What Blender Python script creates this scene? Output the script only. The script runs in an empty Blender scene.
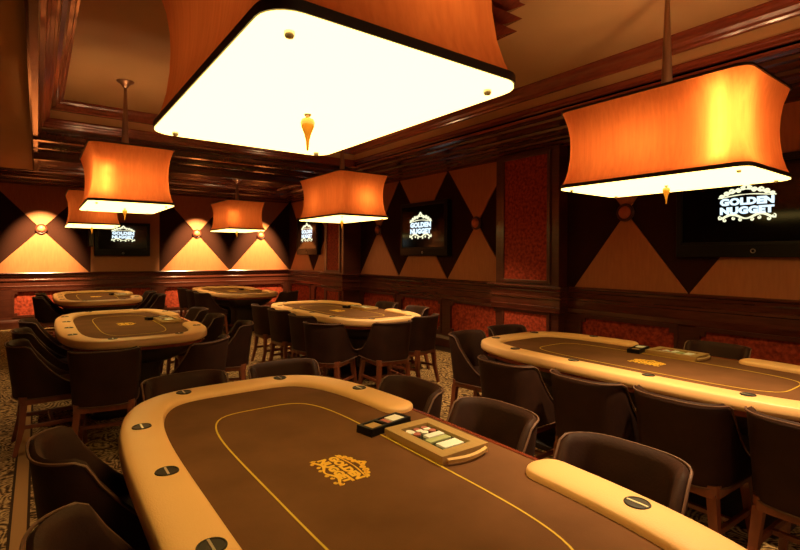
import bpy, bmesh, math, random
from mathutils import Vector, Matrix
random.seed(7)
scene = bpy.context.scene
COL = scene.collection
PI = math.pi

# ------------------------------------------------------------------ materials
def new_mat(name):
    m = bpy.data.materials.new(name); m.use_nodes = True
    nt = m.node_tree
    return m, nt, nt.nodes['Principled BSDF']

def coords(nt, scale=(1, 1, 1)):
    tc = nt.nodes.new('ShaderNodeTexCoord'); mp = nt.nodes.new('ShaderNodeMapping')
    mp.inputs['Scale'].default_value = scale
    nt.links.new(tc.outputs['Object'], mp.inputs['Vector'])
    return mp.outputs['Vector']

def ramp(nt, fac, stops):
    r = nt.nodes.new('ShaderNodeValToRGB')
    e = r.color_ramp.elements
    while len(e) < len(stops): e.new(.5)
    for i, (p, c) in enumerate(stops):
        e[i].position = p; e[i].color = (*c, 1)
    nt.links.new(fac, r.inputs['Fac'])
    return r.outputs['Color']

def noise_mat(name, c1, c2, rough=.6, scale=8, stretch=(1, 1, 1), bump=0, metal=0, spec=.5, detail=5, coat=0, sheen=0, bscale=None):
    m, nt, b = new_mat(name)
    v = coords(nt, stretch)
    n = nt.nodes.new('ShaderNodeTexNoise'); n.inputs['Scale'].default_value = scale
    n.inputs['Detail'].default_value = detail
    nt.links.new(v, n.inputs['Vector'])
    nt.links.new(ramp(nt, n.outputs['Fac'], [(.3, c1), (.7, c2)]), b.inputs['Base Color'])
    b.inputs['Roughness'].default_value = rough
    b.inputs['Metallic'].default_value = metal
    b.inputs['Specular IOR Level'].default_value = spec
    b.inputs['Coat Weight'].default_value = coat
    b.inputs['Coat Roughness'].default_value = .15
    b.inputs['Sheen Weight'].default_value = sheen
    if bump:
        bp = nt.nodes.new('ShaderNodeBump'); bp.inputs['Strength'].default_value = bump
        bp.inputs['Distance'].default_value = .01
        src = n
        if bscale:
            src = nt.nodes.new('ShaderNodeTexNoise'); src.inputs['Scale'].default_value = bscale
            nt.links.new(v, src.inputs['Vector'])
        nt.links.new(src.outputs['Fac'], bp.inputs['Height'])
        nt.links.new(bp.outputs['Normal'], b.inputs['Normal'])
    return m

def emit_mat(name, col, strength, base=(.05, .05, .05)):
    m, nt, b = new_mat(name)
    b.inputs['Base Color'].default_value = (*base, 1)
    b.inputs['Emission Color'].default_value = (*col, 1)
    b.inputs['Emission Strength'].default_value = strength
    b.inputs['Roughness'].default_value = .4
    return m

M = {}
M['wood'] = noise_mat('mahogany', (.055, .012, .007), (.085, .020, .011), .32, 5, (1, 1, 9), .05, coat=.35)
M['wood_u'] = noise_mat('mahogany_long', (.060, .013, .007), (.10, .022, .012), .25, 5, (9, 1, 9), .03, coat=.5)
M['red_wood'] = noise_mat('red_polished_wood', (.16, .03, .015), (.22, .045, .02), .22, 5, (6, 1, 6), .02, coat=.6)
M['leg_wood'] = noise_mat('leg_wood', (.16, .040, .018), (.24, .065, .03), .3, 6, (4, 4, 1), 0, coat=.4)
M['ceil'] = noise_mat('ceiling_paint', (.40, .225, .085), (.43, .245, .095), .75, 2)
M['dark_fab'] = noise_mat('dark_wall_fabric', (.026, .008, .0045), (.034, .010, .006), .95, 60, spec=.1)
M['light_fab'] = noise_mat('tan_wall_satin', (.35, .118, .044), (.41, .145, .054), .5, 40, (1, 1, .15), .1, spec=.4)
M['bay_fab'] = noise_mat('brown_wall_satin', (.28, .10, .04), (.32, .12, .045), .6, 40)
M['burg'] = noise_mat('burgundy_velvet', (.13, .013, .006), (.44, .060, .024), .7, 26, (1, 1, 1), .2, detail=8, spec=.2)
M['rosette'] = noise_mat('rosette_fabric', (.42, .10, .045), (.5, .13, .06), .5, 50)
M['black'] = noise_mat('black_plastic', (.005, .005, .006), (.007, .007, .008), .4, 10, spec=.22)
M['screen'] = noise_mat('black_glass', (.002, .002, .002), (.003, .003, .003), .10, 10, spec=.2)
M['chrome'] = noise_mat('chrome', (.70, .62, .52), (.76, .68, .58), .3, 5, metal=.8)
M['bronze'] = noise_mat('brushed_bronze', (.30, .17, .10), (.38, .22, .13), .35, 30, (1, 1, .1), metal=.8)
M['gold'] = noise_mat('brushed_gold', (.58, .38, .15), (.66, .44, .18), .42, 60, (1, .1, 1), metal=.45)
M['cup'] = noise_mat('dark_cup', (.010, .006, .004), (.014, .008, .005), .5, 10)
M['rail'] = noise_mat('tan_rail_leather', (.85, .49, .21), (.89, .53, .235), .42, 3, bump=.12, bscale=220)
M['felt'] = noise_mat('brown_suede_cloth', (.125, .052, .020), (.165, .070, .028), .9, 5, bump=.08, bscale=300, sheen=0, spec=.2, detail=9)
M['line'] = noise_mat('yellow_line_ink', (.62, .40, .03), (.72, .47, .05), .7, 20)
M['print'] = noise_mat('gold_print_ink', (.88, .46, .035), (.95, .60, .07), .6, 90)
M['skirt'] = noise_mat('pedestal_laminate', (.02, .009, .006), (.028, .012, .008), .4, 6)
M['chair'] = noise_mat('brown_suede', (.024, .0070, .0036), (.040, .0122, .0064), .7, 9, bump=.1, bscale=120, sheen=.0, spec=.25)
M['piping'] = noise_mat('piping_cord', (.11, .048, .028), (.14, .06, .036), .6, 30)
M['white_card'] = noise_mat('white_card', (.8, .8, .78), (.85, .85, .83), .5, 5)
M['chip_red'] = noise_mat('red_chip', (.4, .12, .10), (.5, .18, .14), .5, 50)
M['chip_green'] = noise_mat('green_chip', (.38, .42, .2), (.45, .48, .25), .5, 50)
M['amber'] = noise_mat('amber_glass', (.55, .24, .03), (.65, .3, .05), .15, 20, coat=.5)
M['diff'] = emit_mat('lit_diffuser', (1, .67, .18), 4.9, (.8, .75, .6))
M['tv_cream'] = emit_mat('screen_cream', (.95, .95, .62), 1.15)
M['tv_blue'] = emit_mat('screen_pale_blue', (.72, .90, 1.0), 1.25)
M['lamp_dot'] = emit_mat('downlight_lens', (1, .8, .5), 3)
M['glass'] = noise_mat('smoked_glass', (.03, .035, .025), (.04, .045, .03), .08, 5)
M['rimdark'] = noise_mat('dark_shade_band', (.022, .010, .007), (.03, .013, .009), .45, 20)

def shade_mat():
    m = bpy.data.materials.new('amber_silk_shade'); m.use_nodes = True
    nt = m.node_tree; nt.nodes.clear()
    out = nt.nodes.new('ShaderNodeOutputMaterial')
    v = coords(nt, (26, 26, 1.2))
    n = nt.nodes.new('ShaderNodeTexNoise'); n.inputs['Scale'].default_value = 2.2; n.inputs['Detail'].default_value = 6
    nt.links.new(v, n.inputs['Vector'])
    c1 = ramp(nt, n.outputs['Fac'], [(.3, (.82, .22, .05)), (.7, (.95, .29, .07))])
    c2 = ramp(nt, n.outputs['Fac'], [(.3, (.32, .040, .022)), (.7, (.40, .052, .028))])
    t = nt.nodes.new('ShaderNodeBsdfTranslucent'); d = nt.nodes.new('ShaderNodeBsdfDiffuse')
    g = nt.nodes.new('ShaderNodeBsdfGlossy'); g.inputs['Roughness'].default_value = .35
    g.inputs['Color'].default_value = (.9, .5, .25, 1)
    nt.links.new(c1, t.inputs['Color']); nt.links.new(c2, d.inputs['Color'])
    mx = nt.nodes.new('ShaderNodeMixShader'); mx.inputs[0].default_value = .62
    nt.links.new(t.outputs[0], mx.inputs[1]); nt.links.new(d.outputs[0], mx.inputs[2])
    m2 = nt.nodes.new('ShaderNodeMixShader'); m2.inputs[0].default_value = .05
    nt.links.new(mx.outputs[0], m2.inputs[1]); nt.links.new(g.outputs[0], m2.inputs[2])
    nt.links.new(m2.outputs[0], out.inputs['Surface'])
    return m
M['shade'] = shade_mat()

def carpet_mat():
    m, nt, b = new_mat('patterned_carpet')
    v = coords(nt)
    N = nt.nodes.new; L = nt.links.new
    # curling leaf scrolls: thin light outlines on a dark ground, warped by noise
    ns = N('ShaderNodeTexNoise'); ns.inputs['Scale'].default_value = 3.2; ns.inputs['Detail'].default_value = 1.5
    L(v, ns.inputs['Vector'])
    sc = N('ShaderNodeVectorMath'); sc.operation = 'SCALE'; sc.inputs['Scale'].default_value = .42; L(ns.outputs['Color'], sc.inputs[0])
    ad = N('ShaderNodeVectorMath'); ad.operation = 'ADD'; L(v, ad.inputs[0]); L(sc.outputs[0], ad.inputs[1])
    vo = N('ShaderNodeTexVoronoi'); vo.voronoi_dimensions = '2D'; vo.inputs['Scale'].default_value = 7; L(ad.outputs[0], vo.inputs['Vector'])
    sn = N('ShaderNodeMath'); sn.operation = 'MULTIPLY'; sn.inputs[1].default_value = 26; L(vo.outputs['Distance'], sn.inputs[0])
    si = N('ShaderNodeMath'); si.operation = 'SINE'; L(sn.outputs[0], si.inputs[0])
    n2 = N('ShaderNodeTexNoise'); n2.inputs['Scale'].default_value = 22; n2.inputs['Detail'].default_value = 6; n2.inputs['Distortion'].default_value = 1.5; L(v, n2.inputs['Vector'])
    a3 = N('ShaderNodeMath'); a3.operation = 'MULTIPLY_ADD'; a3.inputs[1].default_value = .15; L(si.outputs[0], a3.inputs[0]); L(n2.outputs['Fac'], a3.inputs[2])
    col = ramp(nt, a3.outputs[0], [(.32, (.035, .017, .009)), (.45, (.14, .075, .030)), (.57, (.30, .18, .07)), (.70, (.48, .31, .13)), (.8, (.24, .13, .05))])
    sx = N('ShaderNodeSeparateXYZ'); L(v, sx.inputs[0])
    def band(center, half):
        s = N('ShaderNodeMath'); s.operation = 'SUBTRACT'; s.inputs[1].default_value = center; L(sx.outputs['X'], s.inputs[0])
        ab = N('ShaderNodeMath'); ab.operation = 'ABSOLUTE'; L(s.outputs[0], ab.inputs[0])
        lt = N('ShaderNodeMath'); lt.operation = 'LESS_THAN'; lt.inputs[1].default_value = half; L(ab.outputs[0], lt.inputs[0])
        return lt.outputs[0]
    def mix(f, base, c):
        k = N('ShaderNodeMix'); k.data_type = 'RGBA'; L(f, k.inputs[0]); L(base, k.inputs[6]); k.inputs[7].default_value = (*c, 1)
        return k.outputs[2]
    col = mix(band(-.075, .048), col, (.035, .018, .010))
    col = mix(band(-.075, .034), col, (.33, .17, .06))
    col = mix(band(5.35, .2), col, (.03, .014, .008))
    L(col, b.inputs['Base Color']); b.inputs['Roughness'].default_value = .95
    b.inputs['Specular IOR Level'].default_value = .1
    return m
M['carpet'] = carpet_mat()

# ------------------------------------------------------------------ helpers
def finish(name, bm, mat, parent=None, smooth=None, loc=None):
    bmesh.ops.remove_doubles(bm, verts=bm.verts, dist=1e-6)
    bmesh.ops.recalc_face_normals(bm, faces=bm.faces)
    me = bpy.data.meshes.new(name); bm.to_mesh(me); bm.free()
    me.materials.append(M[mat] if isinstance(mat, str) else mat)
    if smooth is not None:
        for p in me.polygons: p.use_smooth = True
        try: me.set_sharp_from_angle(angle=math.radians(smooth))
        except Exception: pass
    o = bpy.data.objects.new(name, me); COL.objects.link(o)
    if parent: o.parent = parent
    if loc: o.location = loc
    return o

def box(bm, x0, x1, y0, y1, z0, z1, bev=0):
    r = bmesh.ops.create_cube(bm, size=1)
    vs = r['verts']
    for v in vs:
        v.co = Vector(((x0+x1)/2 + v.co.x*(x1-x0), (y0+y1)/2 + v.co.y*(y1-y0), (z0+z1)/2 + v.co.z*(z1-z0)))
    if bev:
        es = list({e for v in vs for e in v.link_edges})
        bmesh.ops.bevel(bm, geom=es, offset=bev, segments=3, affect='EDGES', profile=.5)
    return vs

def prism(bm, poly, f):            # poly: 2D list; f(p, end) -> Vector for end 0 / 1
    a = [bm.verts.new(f(p, 0)) for p in poly]; b = [bm.verts.new(f(p, 1)) for p in poly]
    n = len(poly)
    for i in range(n):
        bm.faces.new((a[i], a[(i+1) % n], b[(i+1) % n], b[i]))
    bm.faces.new(a[::-1]); bm.faces.new(b)

def loft(bm, rings, closed=True, cap=True, capends=True):
    R = [[bm.verts.new(p) for p in r] for r in rings]
    n = len(R[0])
    for i in range(len(R)-1):
        for j in range(n if closed else n-1):
            bm.faces.new((R[i][j], R[i][(j+1) % n], R[i+1][(j+1) % n], R[i+1][j]))
    if cap and closed:
        bm.faces.new(R[0][::-1]); bm.faces.new(R[-1])
    return R

def lathe(bm, prof, c=(0, 0), seg=24):
    rings = []
    for r, z in prof:
        rings.append([Vector((c[0]+max(r, 1e-4)*math.cos(2*PI*k/seg), c[1]+max(r, 1e-4)*math.sin(2*PI*k/seg), z)) for k in range(seg)])
    loft(bm, rings)

def tube(bm, pts, r, seg=8, closed=False):
    n = len(pts); rings = []
    for i, p in enumerate(pts):
        if closed: t = pts[(i+1) % n]-pts[i-1]
        else: t = pts[min(i+1, n-1)]-pts[max(i-1, 0)]
        t = t.normalized()
        up = Vector((0, 0, 1)) if abs(t.z) < .9 else Vector((1, 0, 0))
        a = t.cross(up).normalized(); b = a.cross(t)
        rings.append([p + a*r*math.cos(2*PI*k/seg) + b*r*math.sin(2*PI*k/seg) for k in range(seg)])
    if closed:
        rings.append(rings[0])
        loft(bm, rings, cap=False)
    else: loft(bm, rings)

def empty(name, loc=(0, 0, 0), rz=0):
    o = bpy.data.objects.new(name, None); COL.objects.link(o)
    o.location = loc; o.rotation_euler = (0, 0, rz); o.empty_display_size = .1
    return o

def tag(o, label, cat, group=None):
    o['label'] = label; o['category'] = cat
    if group: o['group'] = group
    return o

def struct(o):
    o['kind'] = 'structure'; return o

def copy_tree(o, parent=None):
    c = o.copy(); COL.objects.link(c)
    if parent: c.parent = parent
    for ch in [x for x in bpy.data.objects if x.parent == o]:
        copy_tree(ch, c)
    return c

def rrect(hx, hy, r, seg=6):
    r = min(r, hx*.99, hy*.99)
    out = []
    for cx, cy, a0 in ((hx-r, hy-r, 0), (-hx+r, hy-r, PI/2), (-hx+r, -hy+r, PI), (hx-r, -hy+r, 1.5*PI)):
        for k in range(seg+1):
            a = a0 + PI/2*k/seg
            out.append((cx+r*math.cos(a), cy+r*math.sin(a)))
    return out

# ------------------------------------------------------------------ dimensions
VR, UB, VL, UF = 5.5, 12.5, -3.2, -4.4        # right, back, left walls and the wall behind the camera
ZD, ZT, ZK = 1.11, 2.946, 2.016               # dado top, top of the diamonds, rosette height

# ------------------------------------------------------------------ room shell
bm = bmesh.new(); box(bm, VL, VR+.1, UF, UB+.1, -.1, 0); struct(finish('floor', bm, 'carpet'))
bm = bmesh.new(); box(bm, VR, VR+.15, UF, UB+.15, 0, 3.5); wall_r = struct(finish('wall_right', bm, 'dark_fab'))
bm = bmesh.new(); box(bm, VL, VR, UB, UB+.15, 0, 3.5); wall_b = struct(finish('wall_back', bm, 'dark_fab'))
bm = bmesh.new(); box(bm, VL-.15, VL, UF, UB+.15, 0, 3.5); struct(finish('wall_left', bm, 'bay_fab'))
bm = bmesh.new(); box(bm, VL-.15, VR+.15, UF-.15, UF, 0, 3.5); struct(finish('wall_front', bm, 'bay_fab'))

TV0, TV1, TU0, TU1 = .22, 4.375, -3.9, 7.32   # coffer panel edges
bm = bmesh.new(); box(bm, TV0-.3, TV1+.3, TU0-.3, TU1+.3, 3.4, 3.5); ceiling = struct(finish('ceiling', bm, 'ceil'))
# lowered ceiling round the coffer
ZS = 3.09
bm = bmesh.new()
box(bm, TV1+.18, VR, UF, UB, ZS, 3.5)
box(bm, TV0-.18, TV1+.18, TU1+.18, UB, ZS, 3.5)
box(bm, TV0-.18, TV1+.18, UF, TU0-.18, ZS, 3.5)
struct(finish('trim_1', bm, 'wood_u'))
bm = bmesh.new(); box(bm, VL, TV0-.18, UF, UB, ZS, 3.5); struct(finish('ceiling_left', bm, 'ceil'))

def sweep_rect(name, prof, mat, x0, x1, y0, y1):
    """mitred frame: prof = closed list of (outward offset, z)"""
    bm = bmesh.new(); rings = []
    for sx, sy in ((0, 0), (1, 0), (1, 1), (0, 1), (0, 0)):
        rings.append([Vector(((x1+d) if sx else (x0-d), (y1+d) if sy else (y0-d), z)) for d, z in prof])
    loft(bm, rings, cap=False)
    return struct(finish(name, bm, mat))
sweep_rect('trim_2', [(-.03, 3.401), (-.03, 3.385), (-.01, 3.375), (.0, 3.352), (.03, 3.335), (.05, 3.31), (.08, 3.30), (.09, 3.285), (.13, 3.28), (.2, 3.28), (.2, 3.401)], 'red_wood', TV0, TV1, TU0, TU1)
sweep_rect('trim_3', [(.12, 3.281), (.12, 3.18), (.2, 3.18), (.2, 3.281)], 'ceil', TV0, TV1, TU0, TU1)
sweep_rect('trim_4', [(.105, 3.182), (.105, 3.168), (.12, 3.16), (.125, 3.148), (.15, 3.135), (.155, 3.12), (.17, 3.112), (.178, 3.085), (.20, 3.075), (.235, 3.08), (.235, 3.1), (.19, 3.1), (.19, 3.182)], 'red_wood', TV0, TV1, TU0, TU1)

def along_u(bm, prof, u0, u1): prism(bm, prof, lambda p, e: Vector((p[0], u1 if e else u0, p[1])))
def along_v(bm, prof, v0, v1): prism(bm, prof, lambda p, e: Vector((v1 if e else v0, p[0], p[1])))
def cornice_prof(off, s):          # stepped cornice down to a wall whose face is at `off`; s=+1 for growing coordinate
    pts = [(1.0, 3.10), (.93, 3.10), (.92, 3.075), (.88, 3.06), (.84, 3.058), (.82, 3.035), (.78, 3.025), (.70, 3.025), (.66, 3.045),
           (.52, 3.045), (.50, 3.02), (.45, 3.01), (.42, 2.99), (.34, 2.985), (.31, 3.005), (.24, 3.005), (.22, 2.985), (.17, 2.975), (.14, 2.945), (.08, 2.935), (.05, 2.915), (0, 2.905), (0, 3.1)]
    return [(off - s*d, z) for d, z in pts]
bm = bmesh.new(); along_u(bm, cornice_prof(VR, 1), UF, UB); struct(finish('trim_5', bm, 'wood_u'))
bm = bmesh.new(); along_v(bm, cornice_prof(UB, 1), VL, VR-.02); struct(finish('trim_6', bm, 'wood_u'))
# ridged beams crossing the ceiling beyond the coffer
def ridge(u, w, h):
    return [(u-w, 3.10), (u-w, 3.075), (u-w*.8, 3.06), (u-w*.7, 3.09-h*.7), (u-w*.35, 3.09-h), (u+w*.35, 3.09-h), (u+w*.7, 3.09-h*.7), (u+w*.8, 3.06), (u+w, 3.075), (u+w, 3.10)]
bm = bmesh.new()
for u, w, h in ((8.0, .16, .10), (8.75, .12, .07), (9.35, .14, .14), (11.3, .14, .08)): along_v(bm, ridge(u, w, h), -.05, VR-.9)
struct(finish('trim_7', bm, 'wood_u'))
bm = bmesh.new(); along_u(bm, [(-.07, 3.1), (-.07, 3.03), (-.05, 3.02), (.0, 3.02), (.01, 3.04), (.04, 3.06), (.04, 3.1)], UF, UB-1); struct(finish('trim_8', bm, 'wood_u'))

# dado / wainscot
def dado_prof(face, s, out=0):
    p = [(0, 1.125), (.085, 1.125), (.095, 1.11), (.085, 1.095), (.07, 1.085), (.065, 1.06), (.05, 1.045), (.045, .99), (.06, .98), (.06, .955), (.045, .945),
         (.045, .86), (.055, .85), (.05, .83), (.045, .80), (.045, .78), (0, .78)]
    return [(face - s*(d+out), z) for d, z in p]
def base_prof(face, s):
    p = [(0, .0), (.07, 0), (.07, .13), (.06, .16), (.05, .18), (.045, .23), (0, .23)]
    return [(face - s*d, z) for d, z in p]
bm = bmesh.new(); along_u(bm, dado_prof(VR, 1), UF, UB); struct(finish('trim_9', bm, 'wood_u'))
bm = bmesh.new(); along_v(bm, dado_prof(UB, 1), VL, VR-.02); struct(finish('trim_10', bm, 'wood_u'))
bm = bmesh.new(); along_u(bm, base_prof(VR, 1), UF, UB); struct(finish('baseboard_right', bm, 'wood'))
bm = bmesh.new(); along_v(bm, base_prof(UB, 1), VL, VR-.02); struct(finish('baseboard_back', bm, 'wood'))

def stile_poly(a, b, wall, name):
    """wood stiles and frames between the velvet panels; spans a..b"""
wains_r = [(6.19, 7.35), (4.93, 6.0), (7.50, 8.7), (2.42, 3.60), (1.06, 2.24), (-.30, .88), (9.85, 10.9), (11.1, 12.3)]
wains_b = [(-.40, .0+.80), (1.0, 2.18), (2.36, 3.85), (4.05, 5.35)]
def wains(spans, right, lo, hi):
    spans = sorted(spans)
    bm = bmesh.new(); edges = [lo]+[x for s in spans for x in s]+[hi]
    def B(a, b, z0, z1, d0, d1):
        if right: box(bm, VR-d1, VR-d0, a, b, z0, z1)
        else: box(bm, a, b, UB-d1, UB-d0, z0, z1)
    for i in range(0, len(edges), 2): B(edges[i], edges[i+1], .22, .79, -.01, .045)
    for a, b in spans:                                     # bolection frame, corners nicked
        for z0, z1 in ((.22, .265), (.745, .79)): B(a, b, z0, z1, .0, .055)
        for x0, x1 in ((a, a+.035), (b-.035, b)): B(x0, x1, .26, .75, .0, .055)
        for cx in (a+.05, b-.05):
            for cz in (.28, .73): B(cx-.035, cx+.035, cz-.035, cz+.035, 0, .05)
    struct(finish('trim_11' if right else 'trim_12', bm, 'wood'))
    for a, b in spans:
        bm = bmesh.new()
        if right: box(bm, VR-.016, VR, a+.03, b-.03, .26, .75, .006)
        else: box(bm, a+.03, b-.03, UB-.016, UB, .26, .75, .006)
        finish('velvet_panel', bm, 'burg', wall_r if right else wall_b)
wains(wains_r, True, UF, UB)
wains(wains_b, False, VL, VR-.05)

# diamond upholstery: tan hourglass pads over the dark fabric
def pad(poly, right, name='satin_panel', mat='light_fab', th=.018):
    bm = bmesh.new()
    if right: prism(bm, poly, lambda p, e: Vector((VR-(th if e else 0), p[0], p[1])))
    else: prism(bm, poly, lambda p, e: Vector((p[0], UB-(th if e else 0), p[1])))
    finish(name, bm, mat, wall_r if right else wall_b)
def hourglass(k, hw, right):
    pad([(k-hw, ZD), (k+hw, ZD), (k, ZK)], right)
    pad([(k-hw, ZT), (k+hw, ZT), (k, ZK)], right)
for k in (5.407, 6.767, 8.127): hourglass(k, .68, True)
for k in (10.32, 11.68): hourglass(k, .68, True)
for k in (3.007, 1.647, .287, -1.073, -2.433): hourglass(k, .68, True)
for k in (.064, -1.6): hourglass(k, .84, False)
for k in (3.106, 4.70): hourglass(k, .80, False)
pad([(.93, ZD), (2.28, ZD), (2.28, ZT), (.93, ZT)], False, 'satin_panel', 'bay_fab')

def rosette(v, u, label, right):
    e = empty('wall_rosette', (v, u, ZK))
    e.rotation_euler = (0, 0, 0 if not right else 0)
    def orient(bm):
        R = Matrix.Rotation(-PI/2, 4, 'Y') if right else Matrix.Rotation(PI/2, 4, 'X')
        bmesh.ops.transform(bm, matrix=R, verts=bm.verts)
    bm = bmesh.new(); lathe(bm, [(.001, .0), (.10, .0), (.105, .02), (.09, .035), (.075, .03), (.001, .028)], seg=28); orient(bm); finish('ring', bm, 'wood', e, 40)
    bm = bmesh.new(); lathe(bm, [(.001, .02), (.072, .028), (.068, .045), (.045, .062), (.02, .068), (.001, .069)], seg=28); orient(bm); finish('button', bm, 'rosette', e, 60)
    tag(e, label, 'wall button', 'round buttons at the diamond crossings')
th = .019
rosette(VR-th, 8.127, 'small round button on the right wall just left of the middle television', True)
rosette(VR-th, 5.407, 'round button between the middle television and the tall velvet pilaster', True)
rosette(VR-th, 3.007, 'round red button on the wall just behind the right-hand pendant lamp', True)
rosette(.064, UB-th, 'round button on the back wall, leftmost, left of the far television', False)
rosette(3.106, UB-th, 'round button on the back wall between the far television and the far right pendant', False)
rosette(4.70, UB-th, 'round button on the back wall nearest the room corner', False)

# tall pilaster with velvet panel (right wall) and the deeper column further back
def pilaster(name, u0, u1, d, pan):
    e = struct(empty(name, (VR, (u0+u1)/2, 0)))
    w = (u1-u0)/2
    bm = bmesh.new(); box(bm, -d, 0, -w, w, 0, 2.93, .004)
    # raised frame round the upper panel and the lower panel
    for z0, z1 in ((1.19, 2.84), (.28, .74)):
        a = w-pan
        for x0, x1, c0, c1 in ((-a-.05, a+.05, z1, z1+.045), (-a-.05, a+.05, z0-.045, z0)): box(bm, -d-.025, -d, x0, x1, c0, c1, .006)
        for x0, x1 in ((-a-.05, -a), (a, a+.05)): box(bm, -d-.025, -d, x0, x1, z0-.01, z1+.01, .006)
    finish('shaft', bm, 'wood', e)
    a = w-pan
    for z0, z1 in ((1.19, 2.84), (.28, .74)):
        bm = bmesh.new(); box(bm, -d-.010, -d, -a, a, z0, z1); finish('velvet_panel', bm, 'burg', e)
    bm = bmesh.new()
    prof = [(q[0], q[1]) for q in dado_prof(0, 1)]
    # dado moulding wrapped round the three exposed faces
    rings = []
    for px, py, ox, oy in ((0, -w, 0, -1), (-d, -w, -1, -1), (-d, w, -1, 1), (0, w, 0, 1)):
        rings.append([Vector((px + ox*(-q), py + oy*(-q), z)) for q, z in prof])
    loft(bm, rings); finish('dado_moulding', bm, 'wood_u', e)
    bm = bmesh.new()
    bp = [(0, 0), (.03, 0), (.03, .15), (.015, .2), (0, .2)]
    rings = []
    for px, py, ox, oy in ((0, -w, 0, -1), (-d, -w, -1, -1), (-d, w, -1, 1), (0, w, 0, 1)):
        rings.append([Vector((px + ox*q, py + oy*q, z)) for q, z in bp])
    loft(bm, rings); finish('base_moulding', bm, 'wood', e)
pilaster('trim_13', 3.80, 4.86, .18, .17)
pilaster('trim_14', 8.83, 9.67, .42, .16)

# ------------------------------------------------------------------ logo shapes (2D, unit width 1, centred)
def text_mesh(body, w, h, cx, cy, bold=.07):
    cu = bpy.data.curves.new('t', 'FONT'); cu.body = body; cu.offset = bold; cu.resolution_u = 3
    cu.space_character = 1.06
    o = bpy.data.objects.new('t', cu); COL.objects.link(o)
    bpy.context.view_layer.update()
    me = bpy.data.meshes.new_from_object(o.evaluated_get(bpy.context.evaluated_depsgraph_get()))
    vs = [v.co.copy() for v in me.vertices]; fs = [tuple(p.vertices) for p in me.polygons]
    bpy.data.objects.remove(o); bpy.data.curves.remove(cu); bpy.data.meshes.remove(me)
    x0 = min(v.x for v in vs); x1 = max(v.x for v in vs); y0 = min(v.y for v in vs); y1 = max(v.y for v in vs)
    vs = [(cx+((v.x-x0)/(x1-x0)-.5)*w, cy+((v.y-y0)/(y1-y0)-.5)*h) for v in vs]
    return vs, fs

def ribbon(pts, wd):
    """flat stroke as quads"""
    vs, fs = [], []
    n = len(pts)
    for i, p in enumerate(pts):
        a = pts[max(i-1, 0)]; b = pts[min(i+1, n-1)]
        dx, dy = b[0]-a[0], b[1]-a[1]; l = math.hypot(dx, dy) or 1
        w = wd*(.45+.55*math.sin(PI*min(1, (i+.6)/n)))
        vs += [(p[0]-dy/l*w, p[1]+dx/l*w), (p[0]+dy/l*w, p[1]-dx/l*w)]
    for i in range(n-1): fs.append((2*i, 2*i+1, 2*i+3, 2*i+2))
    return vs, fs
def curl(cx, cy, r, a0, turns, sgn=1):
    return [(cx+r*(1-.72*t/14)*math.cos(a0+sgn*turns*2*PI*t/14), cy+r*(1-.72*t/14)*math.sin(a0+sgn*turns*2*PI*t/14)) for t in range(15)]
ORN = []
for s in (1, -1):
    # upper crest: arched band with curls rising to the centre
    ORN.append(ribbon([(s*(.50-.5*t/12), .155+.155*math.sin(PI/2*t/12)) for t in range(13)], .022))
    for cx, cy, r in ((.44, .185, .035), (.35, .235, .045), (.25, .275, .05), (.14, .285, .045), (.06, .33, .035)):
        ORN.append(ribbon(curl(s*cx, cy, r, 0 if s > 0 else PI, 1.1, s), .022))
    ORN.append(ribbon([(s*.05, .36), (s*.02, .39), (0, .43)], .03))
    ORN.append(ribbon([(s*(.46-.46*t/8), .155+.05*math.sin(PI/2*t/8)) for t in range(9)], .012))
    # lower scroll
    ORN.append(ribbon([(s*(.50-.5*t/12), -.235-.045*math.cos(PI*t/6)) for t in range(13)], .026))
    for cx, cy, r in ((.46, -.25, .04), (.38, -.30, .035), (.22, -.27, .03), (.10, -.30, .03)):
        ORN.append(ribbon(curl(s*cx, cy, r, PI/2, 1.0, -s), .016))
TXT = [text_mesh('GOLDEN', .94, .155, 0, .068), text_mesh('NUGGET', .94, .155, 0, -.112)]

def logo_bm(parts, T, thick):
    """T maps (x,y,h) -> Vector"""
    bm = bmesh.new()
    for vs, fs in parts:
        top = [bm.verts.new(T(x, y, thick)) for x, y in vs]
        bot = [bm.verts.new(T(x, y, 0)) for x, y in vs]
        ed = {}
        for f in fs:
            try: bm.faces.new([top[i] for i in f])
            except ValueError: continue
            for k in range(len(f)):
                e = (f[k], f[(k+1) % len(f)]); ed[e] = ed.get(e, 0)+1
        for (a, b) in ed:
            if (b, a) not in ed:
                try: bm.faces.new((top[b], top[a], bot[a], bot[b]))
                except ValueError: pass
    return bm

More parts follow.
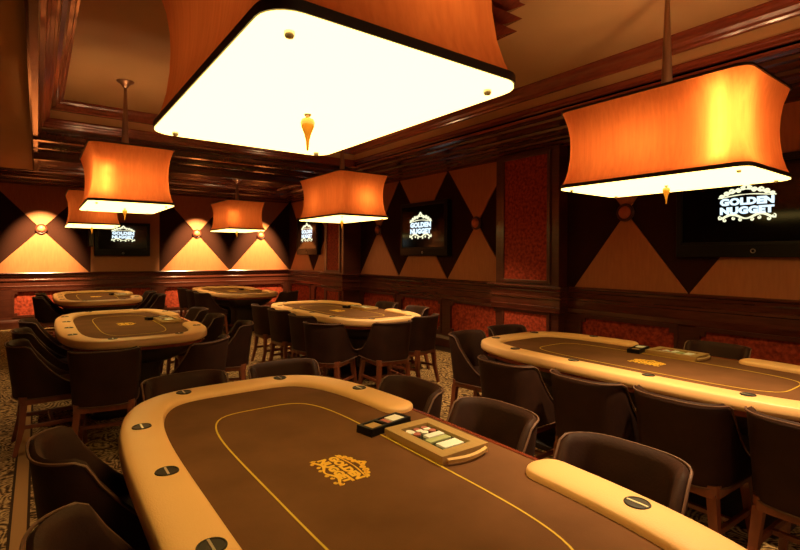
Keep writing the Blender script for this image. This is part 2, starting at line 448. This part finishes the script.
# ------------------------------------------------------------------ televisions
def television(cv, cu, zc, w, h, right, label, lx, lz, lw):
    """local x = width (reader's right), y = out of wall (-y towards room), z up"""
    e = empty('television', (cv, cu, zc), -PI/2 if right else 0)
    D = .10
    bm = bmesh.new(); box(bm, -w/2, w/2, -D, 0, -h/2, h/2, .008); finish('casing', bm, 'black', e, 40)
    bm = bmesh.new(); box(bm, -w/2+.07, w/2-.07, -D-.003, -D+.002, -h/2+.15, h/2-.07); finish('screen', bm, 'screen', e)
    bm = bmesh.new()
    for k in range(4):
        z0, z1 = (-h/2+.12, -h/2+.145) if k == 0 else (h/2-.065, h/2-.045) if k == 1 else (-h/2+.12, h/2-.045)
        x0, x1 = (-w/2+.045, w/2-.045) if k < 2 else (-w/2+.045, -w/2+.065) if k == 2 else (w/2-.065, w/2-.045)
        box(bm, x0, x1, -D-.010, -D+.002, z0, z1, .003)
    finish('bezel', bm, 'black', e)
    bm = bmesh.new(); rg = [Vector((.018*math.cos(2*PI*k/20), -D-.002, -h/2+.06+.018*math.sin(2*PI*k/20))) for k in range(20)]
    tube(bm, rg, .004, 6, True); finish('power_button', bm, 'chrome', e, 60)
    bm = bmesh.new(); box(bm, -w/2+.2, w/2-.2, -.004, .0015, -h/2+.2, h/2-.2); finish('wall_bracket', bm, 'black', e)
    finish('screen_scroll', logo_bm([q for q in ORN if q[0][0][1] < 0], lambda x, y, t: Vector((lx+x*lw, -D-.0035-t, lz+y*lw)), .002), 'tv_cream', e)
    finish('screen_emblem', logo_bm([q for q in ORN if q[0][0][1] > 0], lambda x, y, t: Vector((lx+x*lw, -D-.0035-t, lz+y*lw)), .002), 'tv_cream', e)
    finish('screen_lettering', logo_bm(TXT, lambda x, y, t: Vector((lx+x*lw, -D-.0035-t, lz+y*lw)), .0025), 'tv_blue', e)
    return tag(e, label, 'television', 'wall televisions')
Y0 = VR-.0197
television(Y0, 1.72, 1.975, 1.38, .94, True, 'large black television on the right wall behind the right-hand pendant lamp', -.055, .03, .47)
television(Y0, 6.62, 1.975, 1.28, .94, True, 'black television on the right wall between the column and the tall pilaster', -.05, .03, .61)
television(Y0, 11.18, 1.99, 1.16, .94, True, 'black television beyond the column, closest to the room corner', .02, .06, .62)
television(1.53, UB-.0197, 1.84, 1.08, .74, False, 'black television on the back wall under the left pendants', .0, .10, .46)

e = empty('wall_speaker', (.93, UB-.0185, 1.86))
bm = bmesh.new(); box(bm, -.055, .055, -.10, 0, -.19, .19, .01); finish('cabinet', bm, 'black', e, 40)
bm = bmesh.new(); box(bm, -.043, .043, -.106, -.099, -.175, .175, .002); finish('grille', bm, 'rimdark', e)
tag(e, 'slim black upright box on the back wall, left of the far television', 'speaker')
# ------------------------------------------------------------------ pendant lamps
LH = (.385, .625)        # half sizes across / along
ZB = 2.02
def make_lamp():
    e = empty('pendant_lamp', (0, 0, 0))
    hx, hy = LH
    # shade : waisted silk sides
    prof = [(0.0, ZB+.012), (-.018, ZB+.06), (-.034, ZB+.13), (-.044, ZB+.22), (-.047, ZB+.30), (-.044, ZB+.38), (-.034, ZB+.46), (-.018, ZB+.52), (-.002, ZB+.575)]
    bm = bmesh.new()
    rings = [[Vector((x, y, z)) for x, y in rrect(hx+d, hy+d, .075, 5)] for d, z in prof]
    loft(bm, rings, cap=False); finish('lamp_shade', bm, 'shade', e, 60)
    def ringband(z0, z1, o, i):
        bm = bmesh.new()
        R = [[Vector((x, y, z)) for x, y in rrect(hx+d, hy+d, .075, 6)] for d, z in ((o, z0), (o, z1), (i, z1), (i, z0), (o, z0))]
        loft(bm, R, cap=False); return bm
    finish('bottom_rim', ringband(ZB-.004, ZB+.022, .004, -.016), 'rimdark', e, 40)
    finish('top_rim', ringband(ZB+.565, ZB+.58, .004, -.012), 'rimdark', e, 40)
    bm = bmesh.new()
    loft(bm, [[Vector((x, y, z)) for x, y in rrect(hx+d, hy+d, .075, 6)] for d, z in ((-.006, ZB-.014), (.0, ZB-.011), (.0, ZB-.004))])
    finish('diffuser', bm, 'diff', e)
    bm = bmesh.new()
    loft(bm, [[Vector((x, y, z)) for x, y in rrect(hx-.004, hy-.004, .075, 6)] for z in (ZB-.0035, ZB+.003)])
    finish('light_block_plate', bm, 'white_card', e)  # hidden plate added to keep the diffuser's glow off the silk
    bm = bmesh.new()
    for sx in (-1, 1): box(bm, -hx+.05 if sx < 0 else 0, 0 if sx < 0 else hx-.05, -.006, .006, ZB+.55, ZB+.562)
    box(bm, -.006, .006, -hy+.045, hy-.045, ZB+.55, ZB+.562); finish('spider', bm, 'bronze', e)
    for sx in (-1, 1):
        for sy in (-1, 1):
            bm = bmesh.new(); lathe(bm, [(.001, ZB-.030), (.009, ZB-.028), (.012, ZB-.022), (.012, ZB-.013)], (sx*(hx-.075), sy*(hy-.075)), 12)
            finish('stud', bm, 'chrome', e, 50)
    bm = bmesh.new(); lathe(bm, [(.001, ZB-.145), (.004, ZB-.14), (.006, ZB-.11), (.012, ZB-.085), (.022, ZB-.06), (.025, ZB-.045), (.021, ZB-.033), (.012, ZB-.028), (.001, ZB-.027)], seg=20)
    fin = finish('finial', bm, 'amber', e, 60)
    bm = bmesh.new(); lathe(bm, [(.001, ZB-.03), (.011, ZB-.028), (.006, ZB-.024), (.012, ZB-.018), (.013, ZB-.013), (.001, ZB-.012)], seg=16)
    finish('finial_cap', bm, 'chrome', fin, 50)
    return e
def rod(e, zc):
    bm = bmesh.new(); lathe(bm, [(.001, ZB+.55), (.044, ZB+.55), (.040, ZB+.60), (.030, ZB+.85), (.016, zc-.10), (.012, zc-.06), (.012, zc-.03)], seg=16)
    finish('rod', bm, 'bronze', e, 50)
    bm = bmesh.new(); lathe(bm, [(.012, zc-.075), (.026, zc-.07), (.035, zc-.05), (.055, zc-.03), (.085, zc-.012), (.088, zc-.002), (.001, zc)], seg=28)
    finish('canopy', bm, 'bronze', e, 50)
lamps = [(.777, 1.61, 3.4, 'large amber silk pendant lamp hanging closest, over the foreground table'),
         (3.56, 1.66, 3.4, 'amber silk box pendant lamp at right over the right-hand table'),
         (3.46, 6.06, 3.4, 'amber silk box pendant lamp in the middle, before the column'),
         (.77, 6.12, 3.4, 'amber silk box pendant lamp over the second table on the left, rod and dish visible'),
         (.80, 10.55, 3.09, 'small far pendant lamp partly hidden behind the left pendant'),
         (3.38, 10.35, 3.09, 'small far pendant lamp before the back wall, over the far right table')]
proto = make_lamp()
for i, (x, y, zc, lab) in enumerate(lamps):
    o = proto if i == len(lamps)-1 else copy_tree(proto)
    o.location = (x, y, 0)
    if i == 0: o.scale = (1.035, 1.035, 1)
    rod(o, zc)
    tag(o, lab, 'pendant lamp', 'amber silk pendants over the tables')

# stepped square wooden boss in the middle of the coffer
bm = bmesh.new()
pr = [(.30, 3.4), (.30, 3.345), (.33, 3.335), (.22, 3.29), (.215, 3.28), (.315, 3.235), (.20, 3.195), (.195, 3.185), (.29, 3.145), (.17, 3.115), (.16, 3.10), (.05, 3.06)]
loft(bm, [[Vector((sx*r, sy*r, z)) for sx, sy in ((1, 1), (-1, 1), (-1, -1), (1, -1))] for r, z in pr])
o = finish('ceiling_medallion', bm, 'red_wood', loc=(2.52, 2.66, 0))
tag(o, 'stepped red wooden ceiling ornament just right of the closest lamp shade', 'ceiling ornament')

# recessed downlight at the far left of the ceiling
e = empty('downlight', (-.16, 3.1, ZS))
bm = bmesh.new(); lathe(bm, [(.05, -.0), (.075, -.0), (.078, -.008), (.05, -.012)], seg=24); finish('trim_ring', bm, 'chrome', e, 50)
bm = bmesh.new(); lathe(bm, [(.001, -.001), (.051, -.001), (.051, -.006), (.001, -.006)], seg=24); finish('lens', bm, 'lamp_dot', e)
tag(e, 'small round recessed downlight at the upper left corner of the ceiling', 'downlight')

# ------------------------------------------------------------------ poker tables
TW, TL, TN = 1.272, 2.672, 3.7
def superpts(hx, hy, n, N=160):
    raw = []
    for k in range(2000):
        t = 2*PI*k/2000
        c, s = math.cos(t), math.sin(t)
        raw.append(Vector((hx*math.copysign(abs(c)**(2/n), c), hy*math.copysign(abs(s)**(2/n), s))))
    L = [0]
    for i in range(2000): L.append(L[-1]+(raw[(i+1) % 2000]-raw[i]).length)
    out = []; j = 0
    for k in range(N):
        d = L[-1]*k/N
        while L[j+1] < d: j += 1
        f = (d-L[j])/max(L[j+1]-L[j], 1e-9)
        out.append(raw[j].lerp(raw[(j+1) % 2000], f))
    nr = []
    for k in range(N):
        t = (out[(k+1) % N]-out[k-1]).normalized(); nr.append(Vector((t.y, -t.x)))
    return out, nr
OUT, NRM = superpts(TW/2, TL/2, TN, 200)
def inset(d): return [p - n*d for p, n in zip(OUT, NRM)]
GAP = .43
ZF = .745
def make_table():
    e = empty('poker_table')
    # slab + cloth
    bm = bmesh.new(); P = inset(.035)
    loft(bm, [[Vector((p.x, p.y, z)) for p in P] for z in (ZF-.02, ZF)])
    felt = finish('playing_surface', bm, 'felt', e)
    bm = bmesh.new(); A = inset(.018); B = inset(.05)
    loft(bm, [[Vector((p.x, p.y, z)) for p in Q] for Q, z in ((B, .668), (A, .675), (A, ZF+.003), (inset(.036), ZF+.003), (inset(.036), .70))])
    finish('table_edge', bm, 'red_wood', e)
    # padded rail, open at the dealer's place on the +x side
    W = .168
    sec = []          # (distance inwards 0..W, z)
    for k in range(15):
        a = PI*k/14
        sec.append((W/2-W/2*math.cos(a), (.750+.031*math.sin(a)**.5)))
    sec = [(0.012, .704), (-.002, .714), (-.004, .733)] + sec[1:] + [(W, .741), (W-.02, .741), (.05, .741), (.04, .704)]
    idx = [k for k, p in enumerate(OUT) if not (p.x > 0 and abs(p.y) < GAP)]
    start = next(k for k in idx if (k-1) % 200 not in idx)
    seq = [(start+k) % 200 for k in range(len(idx))]
    rings = []
    def ring(p, n, s):      # s = width factor for the rounded end
        return [Vector((*(p - n*(W/2+(d-W/2)*s)), .741+(z-.741)*(.35+.65*s) if z > .741 else z)) for d, z in sec]
    p0, n0 = OUT[seq[0]], NRM[seq[0]]; t0 = (OUT[seq[0]]-OUT[seq[1]]).normalized()
    for f in (1, .97, .88, .72, .5, .25): rings.append(ring(p0+t0*.075*f, n0, max(.12, math.sqrt(1-f*f))))
    for k in seq: rings.append(ring(OUT[k], NRM[k], 1))
    p1, n1 = OUT[seq[-1]], NRM[seq[-1]]; t1 = (OUT[seq[-1]]-OUT[seq[-2]]).normalized()
    for f in (.25, .5, .72, .88, .97, 1): rings.append(ring(p1+t1*.075*f, n1, max(.12, math.sqrt(1-f*f))))
    bm = bmesh.new(); loft(bm, rings); rail = finish('padded_rail', bm, 'rail', e, 50)
    # printed line and emblem
    P, Nn = superpts(.285, .84, 4.5, 120)
    bm = bmesh.new()
    o_ = [p+n*.0035 for p, n in zip(P, Nn)]; i_ = [p-n*.0035 for p, n in zip(P, Nn)]
    loft(bm, [[Vector((q.x, q.y, z)) for q in Q] for Q, z in ((o_, ZF), (o_, ZF+.0012), (i_, ZF+.0012), (i_, ZF))], cap=False)
    finish('betting_line', bm, 'line', e)
    T = lambda x, y, t: Vector((-.014+y*.235, .01-x*.225, ZF+.0002+t))
    finish('printed_emblem', logo_bm(ORN+TXT, T, .0012), 'print', e)
    # cup holders
    for x, y in ((-.53, .78), (-.535, .26), (-.535, -.26), (-.53, -.78), (-.265, 1.225), (.265, 1.225), (-.265, -1.225), (.265, -1.225), (.53, .77), (.53, -.77)):
        zt = .7812
        bm = bmesh.new(); lathe(bm, [(.001, zt+.0008), (.031, zt+.0008), (.033, zt+.003), (.036, zt+.0025), (.0375, zt), (.037, zt-.01), (.001, .755)], (x, y), 24)
        c = finish('cup_holder', bm, 'cup', e, 40)
        bm = bmesh.new(); box(bm, x-.0035, x+.0035, y-.032, y+.032, zt, zt+.0022); finish('divider', bm, 'chrome', c)
    # apron bowl and two pedestals
    bm = bmesh.new()
    loft(bm, [[Vector((p.x*sc, p.y*sc2, z)) for p in OUT] for sc, sc2, z in ((.88, .93, .70), (.86, .92, .64), (.74, .86, .56), (.55, .76, .50), (.35, .66, .475))])
    finish('apron', bm, 'skirt', e, 40)
    for y in (-.62, .62):
        bm = bmesh.new()
        loft(bm, [[Vector((px, y+py, z)) for px, py in rrect(a, b, .06, 4)] for a, b, z in ((.24, .20, .50), (.20, .16, .40), (.20, .16, .14), (.24, .20, .10))])
        ped = finish('pedestal', bm, 'skirt', e, 40)
        bm = bmesh.new()
        loft(bm, [[Vector((px, y+py, z)) for px, py in rrect(a, b, .08, 5)] for a, b, z in ((.38, .26, 0), (.39, .27, .015), (.39, .27, .045), (.35, .23, .07), (.25, .2, .10))])
        finish('foot', bm, 'skirt', ped, 40)
    return e

tables = [(.884, 1.507, 'large poker table in the foreground, gold emblem facing up, cut off by the frame'),
          (3.537, 1.76, 'poker table on the right beneath the big right-hand pendant'),
          (3.335, 5.905, 'poker table in the middle of the room beside the right wall column'),
          (.787, 6.045, 'poker table at left, second behind the foreground table'),
          (.856, 10.265, 'small distant poker table at far left under the far television'),
          (3.30, 10.337, 'small distant poker table before the back wall, right of the far television')]
tp = make_table()
TB = []
for i, (x, y, lab) in enumerate(tables):
    o = tp if i == 0 else copy_tree(tp)
    o.location = (x, y, 0); TB.append((x, y))
    tag(o, lab, 'poker table', 'oval poker tables')

# dealer's equipment
def make_tray():
    e = empty('chip_tray')
    bm = bmesh.new()
    hx, hy, h = .1175, .182, .034
    for x0, x1, y0, y1 in ((-hx, -hx+.045, -hy, hy), (hx-.045, hx, -hy, hy), (-hx+.044, hx-.044, -hy, -hy+.05), (-hx+.044, hx-.044, hy-.05, hy)):
        box(bm, x0, x1, y0, y1, .012, h)
    for x0, x1, y0, y1 in ((-hx+.004, hx-.004, -hy+.004, hy-.004),): box(bm, x0, x1, y0, y1, .0, .016)
    finish('frame', bm, 'gold', e)
    bm = bmesh.new(); box(bm, -hx+.043, hx-.043, -hy+.048, hy-.048, .014, .020); finish('well', bm, 'glass', e)
    for k, (mat, y) in enumerate((('chip_red', .105), ('chip_red', .065), ('white_card', .09))):
        for j in range(3):
            bm = bmesh.new(); lathe(bm, [(.001, .020), (.015, .020), (.016, .022), (.016, .028), (.001, .029)], (-.045+j*.04+(k % 2)*.008, y), 14)
            finish('chip_stack', bm, mat if j != k else 'white_card', e, 40)
    bm = bmesh.new(); box(bm, -.055, .055, -.04, -.005, .020, .029, .002); finish('green_chip_row', bm, 'chip_green', e)
    bm = bmesh.new(); box(bm, -.045, .055, -.115, -.06, .020, .030, .002); finish('card_deck', bm, 'white_card', e)
    bm = bmesh.new(); box(bm, -.03, .055, .0, .035, .020, .031, .002); finish('card_deck', bm, 'white_card', e)
    bm = bmesh.new()
    loft(bm, [[Vector((-.10+.20*k/8, -hy-.002-.020*math.sin(PI*k/8)-dy, z)) for dy, z in ((0, .012), (.012, .010), (.012, .022), (0, .026))] for k in range(9)])
    finish('handle', bm, 'gold', e, 40)
    return e
def make_shuffler():
    e = empty('card_shuffler')
    bm = bmesh.new(); hx, hy = .122, .047
    box(bm, -hx, hx, -hy, hy, 0, .014)
    for x0, x1, y0, y1 in ((-hx, hx, -hy, -hy+.016), (-hx, hx, hy-.016, hy), (-hx, -hx+.02, -hy, hy), (hx-.02, hx, -hy, hy), (-.03, -.01, -hy, hy)): box(bm, x0, x1, y0, y1, .010, .032, .003)
    finish('housing', bm, 'black', e, 40)
    bm = bmesh.new(); box(bm, .03, .10, -.032, .032, .014, .030, .002); finish('card_deck', bm, 'white_card', e)
    bm = bmesh.new(); box(bm, -.005, .025, -.032, .032, .014, .027, .002); finish('red_cards', bm, 'chip_red', e)
    bm = bmesh.new(); box(bm, -.1, -.035, -.032, .032, .014, .027, .002); finish('slot_cover', bm, 'gold', e)
    return e
tr = make_tray(); sh = make_shuffler()
where = ['foreground table', 'right-hand table', 'middle table near the column', 'second table on the left', 'far left distant table', 'distant table before the back wall']
for i, (x, y) in enumerate(TB):
    t = tr if i == 0 else copy_tree(tr); t.location = (x+.405, y-.005, ZF+.0005)
    tag(t, 'gold framed chip tray with dark window on the '+where[i], 'chip tray', 'dealer chip trays')
    s = sh if i == 0 else copy_tree(sh); s.location = (x+.345, y+.262, ZF+.0005); s.rotation_euler = (0, 0, .18)
    tag(s, 'black card box with white deck on the '+where[i], 'card box', 'dealer card boxes')

# ------------------------------------------------------------------ chairs
HT = .812
def chair_path():
    """outer plan from right-front round the back to left-front, at the top"""
    pts = []
    W, YB, YF, n = .236, -.27, .235, 3.1
    for k in range(7): pts.append((W-.004*(6-k)/6, YF+(-.02-YF)*k/7))
    for k in range(0, 25):
        a = PI*k/24
        c, s = math.cos(a), math.sin(a)
        pts.append((W*math.copysign(abs(c)**(2/n), c), -.02+(YB+.02)*abs(s)**(2/n)))
    for k in range(6, -1, -1): pts.append((-W+.004*(6-k)/6, YF+(-.02-YF)*k/7))
    return pts
def top_h(x, y):
    if y <= -.14: return HT
    t = min(1, (y+.14)/.375)
    return HT-.33*(1-(1-t)**2.1)*min(1, t/.12)**.5
def make_chair():
    e = empty('club_chair')
    pts = chair_path(); n = len(pts)
    rings = []; topline = []; botline = []
    for i, (x, y) in enumerate(pts):
        a = pts[max(0, i-1)]; b = pts[min(n-1, i+1)]
        t = Vector((b[0]-a[0], b[1]-a[1])).normalized(); nin = Vector((t.y, -t.x))
        if nin.dot(Vector((-x, -y))) < 0: nin = -nin
        h = top_h(x, y); zb = .405
        th = .042
        sh = 1.0
        ring = []
        for f in (0, .25, .5, .75, .93):          # outer skin, from bottom
            z = zb+(h-zb)*f
            k = (z-zb)/(HT-zb)                    # flare towards the top
            s = .90+.10*k
            yy = y*s-(.03*k-.03 if y < 0 else 0)
            ring.append(Vector((x*s, y*s - .02*k*(1 if y < .1 else 0), z)))
        k = (h-zb)/(HT-zb); s = .90+.10*k
        ob = Vector((x*s, y*s - .02*k*(1 if y < .1 else 0)))
        ring.append(Vector((*(ob+nin*.006), h-.006)))
        ring.append(Vector((*(ob+nin*th*.5), h+.004)))
        ring.append(Vector((*(ob+nin*(th-.006)), h-.006)))
        for f in (.93, .6, .3, 0):
            z = zb+(h-zb)*f; k = (z-zb)/(HT-zb); s = .90+.10*k
            ring.append(Vector((*(Vector((x*s, y*s - .02*k*(1 if y < .1 else 0)))+nin*(th+.012*(1-f))), z)))
        rings.append(ring)
        topline.append(Vector((*(ob-nin*.001), h-.004)))
        botline.append(Vector((x*.90-nin.x*.002, y*.90-nin.y*.002, zb+.004)))
    bm = bmesh.new(); loft(bm, rings); back = finish('backrest', bm, 'chair', e, 55)
    bm = bmesh.new(); tube(bm, topline, .005, 6); finish('top_piping', bm, 'piping', back, 60)
    bm = bmesh.new(); tube(bm, botline, .005, 6); finish('bottom_piping', bm, 'piping', back, 60)
    # seat cushion
    bm = bmesh.new()
    rg = []
    for s, z in ((.92, .42), (.99, .43), (1, .455), (.98, .475), (.90, .492), (.6, .50)):
        rg.append([Vector((px*s, .03+py*s, z)) for px, py in rrect(.172, .215, .06, 5)])
    loft(bm, rg); finish('seat', bm, 'chair', e, 60)
    bm = bmesh.new()
    loft(bm, [[Vector((px, .0+py, z)) for px, py in rrect(.195, .215, .05, 5)] for z in (.365, .425)]); finish('seat_frame', bm, 'leg_wood', e, 40)
    for sx in (-1, 1):
        for sy in (-1, 1):
            bm = bmesh.new()
            rg = []
            for f, w in ((0, .022), (.5, .019), (1, .0145)):
                cx, cy = sx*(.165+.035*f), sy*(.18+.03*f if sy > 0 else .18+.055*f*f)
                rg.append([Vector((cx+a*w, cy+b*w, .38*(1-f))) for a, b in ((-1, -1), (1, -1), (1, 1), (-1, 1))])
            loft(bm, rg); finish('leg', bm, 'leg_wood', e)
    for sx in (-1, 1):
        bm = bmesh.new(); box(bm, sx*.182-.010, sx*.182+.010, -.19, .19, .185, .215, .003); finish('stretcher', bm, 'leg_wood', e)
    bm = bmesh.new(); box(bm, -.18, .18, -.012, .012, .187, .213, .003); finish('stretcher', bm, 'leg_wood', e)
    return e

chp = make_chair()
used = False
def chair(bv, bu, fv, fu, label, group):
    """bv,bu = middle of the back's outer top edge; (fv,fu) = facing direction"""
    global used
    o = copy_tree(chp) if used else chp
    used = True
    l = math.hypot(fv, fu); fv /= l; fu /= l
    o.location = (bv+.285*fv, bu+.285*fu, 0)
    o.rotation_euler = (0, 0, math.atan2(-fv, fu))
    tag(o, label, 'chair', group)
g1, g2, g3, g4, g5, g6 = ['chairs at the '+w for w in where]
# foreground table
chair(1.73, 2.08, -1, .02, 'brown club chair right of the foreground table, farthest, behind the black card box', g1)
chair(1.77, 1.52, -1, 0, 'brown club chair right of the foreground table, behind the gold chip tray', g1)
chair(1.78, .93, -1, -.04, 'brown club chair closest on the foreground table\'s right side, behind the cream rail', g1)
chair(-.02, 2.16, 1, .05, 'brown club chair left of the foreground table, behind the one cut off at lower left', g1)
chair(-.02, 1.40, 1, .02, 'brown club chair cut off by the lower left corner of the picture', g1)
chair(1.25, 3.05, .05, -1, 'dark chair top just beyond the foreground table\'s far rail, right of two', g1)
chair(.66, 3.05, .12, -1, 'dark chair beyond the foreground table\'s far left corner, left of two', g1)
# right-hand table
chair(2.39, 2.19, 1, .02, 'dark club chair, leftmost in the row backing the right-hand table', g2)
chair(2.44, 1.64, 1, 0, 'dark club chair, second from left in the row backing the right-hand table', g2)
chair(2.48, 1.15, 1, -.03, 'dark club chair, third from left in the row backing the right-hand table', g2)
chair(2.53, .65, 1, -.03, 'dark club chair cut off by the right edge of the picture', g2)
chair(3.10, 3.30, .2, -1, 'brown club chair at the left end of the right-hand table, side and inside seen', g2)
chair(3.72, 3.36, -.05, -1, 'chair top peeking behind the rounded left end of the right-hand table', g2)
chair(4.45, 1.62, -1, 0, 'dark dealer chair between the right-hand table and the wall', g2)
# middle table
chair(2.27, 4.46, .84, .54, 'brown club chair at the near left corner of the middle table, back to us', g3)
chair(3.0, 4.07, .08, 1, 'brown club chair at the near end of the middle table, back to us', g3)
chair(3.68, 4.32, -.30, .95, 'brown club chair at the near right corner of the middle table', g3)
chair(2.36, 5.22, 1, .12, 'brown club chair on the middle table\'s left side, closest of three', g3)
chair(2.38, 5.93, 1, .08, 'brown club chair on the middle table\'s left side, second of three', g3)
chair(2.40, 6.62, 1, 0, 'brown club chair on the middle table\'s left side, farthest of three', g3)
chair(4.28, 5.95, -1, 0, 'dark dealer chair between the middle table and the right wall', g3)
chair(4.26, 5.2, -1, .1, 'dark club chair on the wall side of the middle table, nearest end', g3)
# second left table
chair(.38, 4.05, .18, 1, 'big dark club chair back at the near end of the left table', g4)
chair(1.22, 4.08, -.72, .70, 'brown club chair at the near right corner of the left table', g4)
chair(1.78, 4.95, -1, .25, 'brown club chair right of the left table, closest on that side', g4)
chair(1.74, 5.80, -1, .1, 'brown club chair right of the left table, second on that side', g4)
chair(1.76, 6.60, -1, 0, 'brown club chair right of the left table, farthest on that side', g4)
chair(-.19, 4.80, 1, .05, 'dark club chair left of the left table, closest on that side', g4)
chair(-.18, 5.58, 1, .05, 'dark club chair left of the left table, second on that side', g4)
chair(-.15, 6.40, 1, 0, 'dark club chair left of the left table, farthest on that side', g4)
# far left table
chair(-.06, 9.75, 1, 0, 'small distant chair left of the far left table', g5)
chair(-.02, 10.6, 1, 0, 'small distant chair farthest along the far left table\'s left side', g5)
chair(1.80, 9.35, -1, 0, 'small distant chair right of the far left table, near its tray', g5)
chair(1.80, 10.2, -1, 0, 'small distant chair right of the far left table, farther back', g5)
# far right table
chair(2.33, 9.35, 1, .2, 'dark distant chair at the near left of the far right table', g6)
chair(2.33, 10.05, 1, 0, 'dark distant chair left of the far right table, in the middle of that row', g6)
chair(2.33, 10.8, 1, 0, 'dark distant chair left of the far right table, farthest of that row', g6)
chair(3.95, 8.75, -.45, 1, 'dark distant chair at the near right corner of the far right table', g6)

# ------------------------------------------------------------------ lights
def light(kind, loc, energy, col, rot=None, **kw):
    d = bpy.data.lights.new('light', kind); d.energy = energy; d.color = col
    for k, v in kw.items(): setattr(d, k, v)
    o = bpy.data.objects.new('light', d); COL.objects.link(o); o.location = loc
    if rot: o.rotation_euler = rot
    return o
WARM = (1, .62, .30)
GAIN = 1.95
bulbs_and_streaks = [((.10, -.38, .28, 2.4), (.12, .25, .30, 1.6)),  # corner columns of points are added to imitate the bright silk streak
         ((-.295, -.46, .10, 2.0), (-.285, -.46, .20, 2.0), (-.28, -.46, .30, 2.0), (-.28, -.46, .40, 2.0), (-.285, -.46, .50, 1.8), (-.08, .0, .25, 4.6), (-.05, .35, .25, 2.2)),
         ((.05, -.40, .24, 4.2), (-.05, .2, .24, 3.6)),
         ((-.24, -.53, .12, 1.5), (-.235, -.53, .22, 1.3), (-.23, -.53, .32, 1.1), (.08, -.25, .22, 5), (0, .3, .22, 1.8)),
         ((.10, -.3, .22, 3.2), (0, .25, .22, 2.6)),
         ((-.24, -.50, .15, .8), (-.24, -.50, .30, .8), (.05, -.1, .22, 3.6), (0, .3, .22, 2.0))]
for (x, y, zc, lab), bl in zip(lamps, bulbs_and_streaks):
    for dx, dy, dz, en in bl:
        light('POINT', (x+dx, y+dy, ZB+dz), en*GAIN, (1, .62, .28), shadow_soft_size=.04)
# recessed wall washers aimed at the back wall
for v in (-1.6, .064, 3.106, 4.65):
    light('SPOT', (v, UB-1.0, 2.97), 1500, (1, .66, .28), (math.radians(34), 0, 0), spot_size=math.radians(52), spot_blend=.8, shadow_soft_size=.02)
# recessed ceiling downlights along the aisles; last spot added to brighten the table rails
for v, u, z, en in ((2.2, 3.6, 3.0, 230), (4.2, 4.6, 2.98, 380), (2.3, 7.6, 3.0, 300), (-1.2, 3.2, 3.0, 170), (-1.1, 6.5, 3.0, 160), (4.75, 8.1, 2.9, 60), (1.9, 9.9, 3.0, 90), (2.45, .9, 3.05, 480)):
    light('SPOT', (v, u, z), en, (1, .68, .33), (0, 0, 0), spot_size=math.radians(74), spot_blend=.7, shadow_soft_size=.05)
# unseen fill lights added behind the camera, standing for pendants further back
for v in (.8, 3.5):
    light('AREA', (v, -2.6, 2.0), 22, (1, .68, .36), (0, 0, 0), shape='RECTANGLE', size=.75, size_y=1.2)
    light('POINT', (v, -2.6, 2.5), 18, WARM, shadow_soft_size=.2)

w = bpy.data.worlds.new('world'); scene.world = w; w.use_nodes = True
w.node_tree.nodes['Background'].inputs[0].default_value = (.02, .012, .006, 1)

# ------------------------------------------------------------------ camera
rho = math.radians(36.51); ro = math.radians(-.3)
r = Vector((math.cos(rho), -math.sin(rho), 0)); d = Vector((0, 0, -1)); f = Vector((math.sin(rho), math.cos(rho), 0))
r3 = r*math.cos(ro)+d*math.sin(ro); d3 = d*math.cos(ro)-r*math.sin(ro)
cam = bpy.data.cameras.new('camera'); co = bpy.data.objects.new('camera', cam); COL.objects.link(co)
mt = Matrix.Identity(4)
for i in range(3): mt[i][0] = r3[i]; mt[i][1] = -d3[i]; mt[i][2] = -f[i]
mt[0][3], mt[1][3], mt[2][3] = 0, 0, 1.5
co.matrix_world = mt
cam.sensor_width = 36; cam.lens = 490/800*36; cam.shift_y = -(275-256)/800
cam.clip_start = .02
scene.camera = co
scene.view_settings.view_transform = 'Standard'; scene.view_settings.look = 'None'
scene.view_settings.exposure = 0; scene.view_settings.gamma = 1
scene.view_settings.use_curve_mapping = False
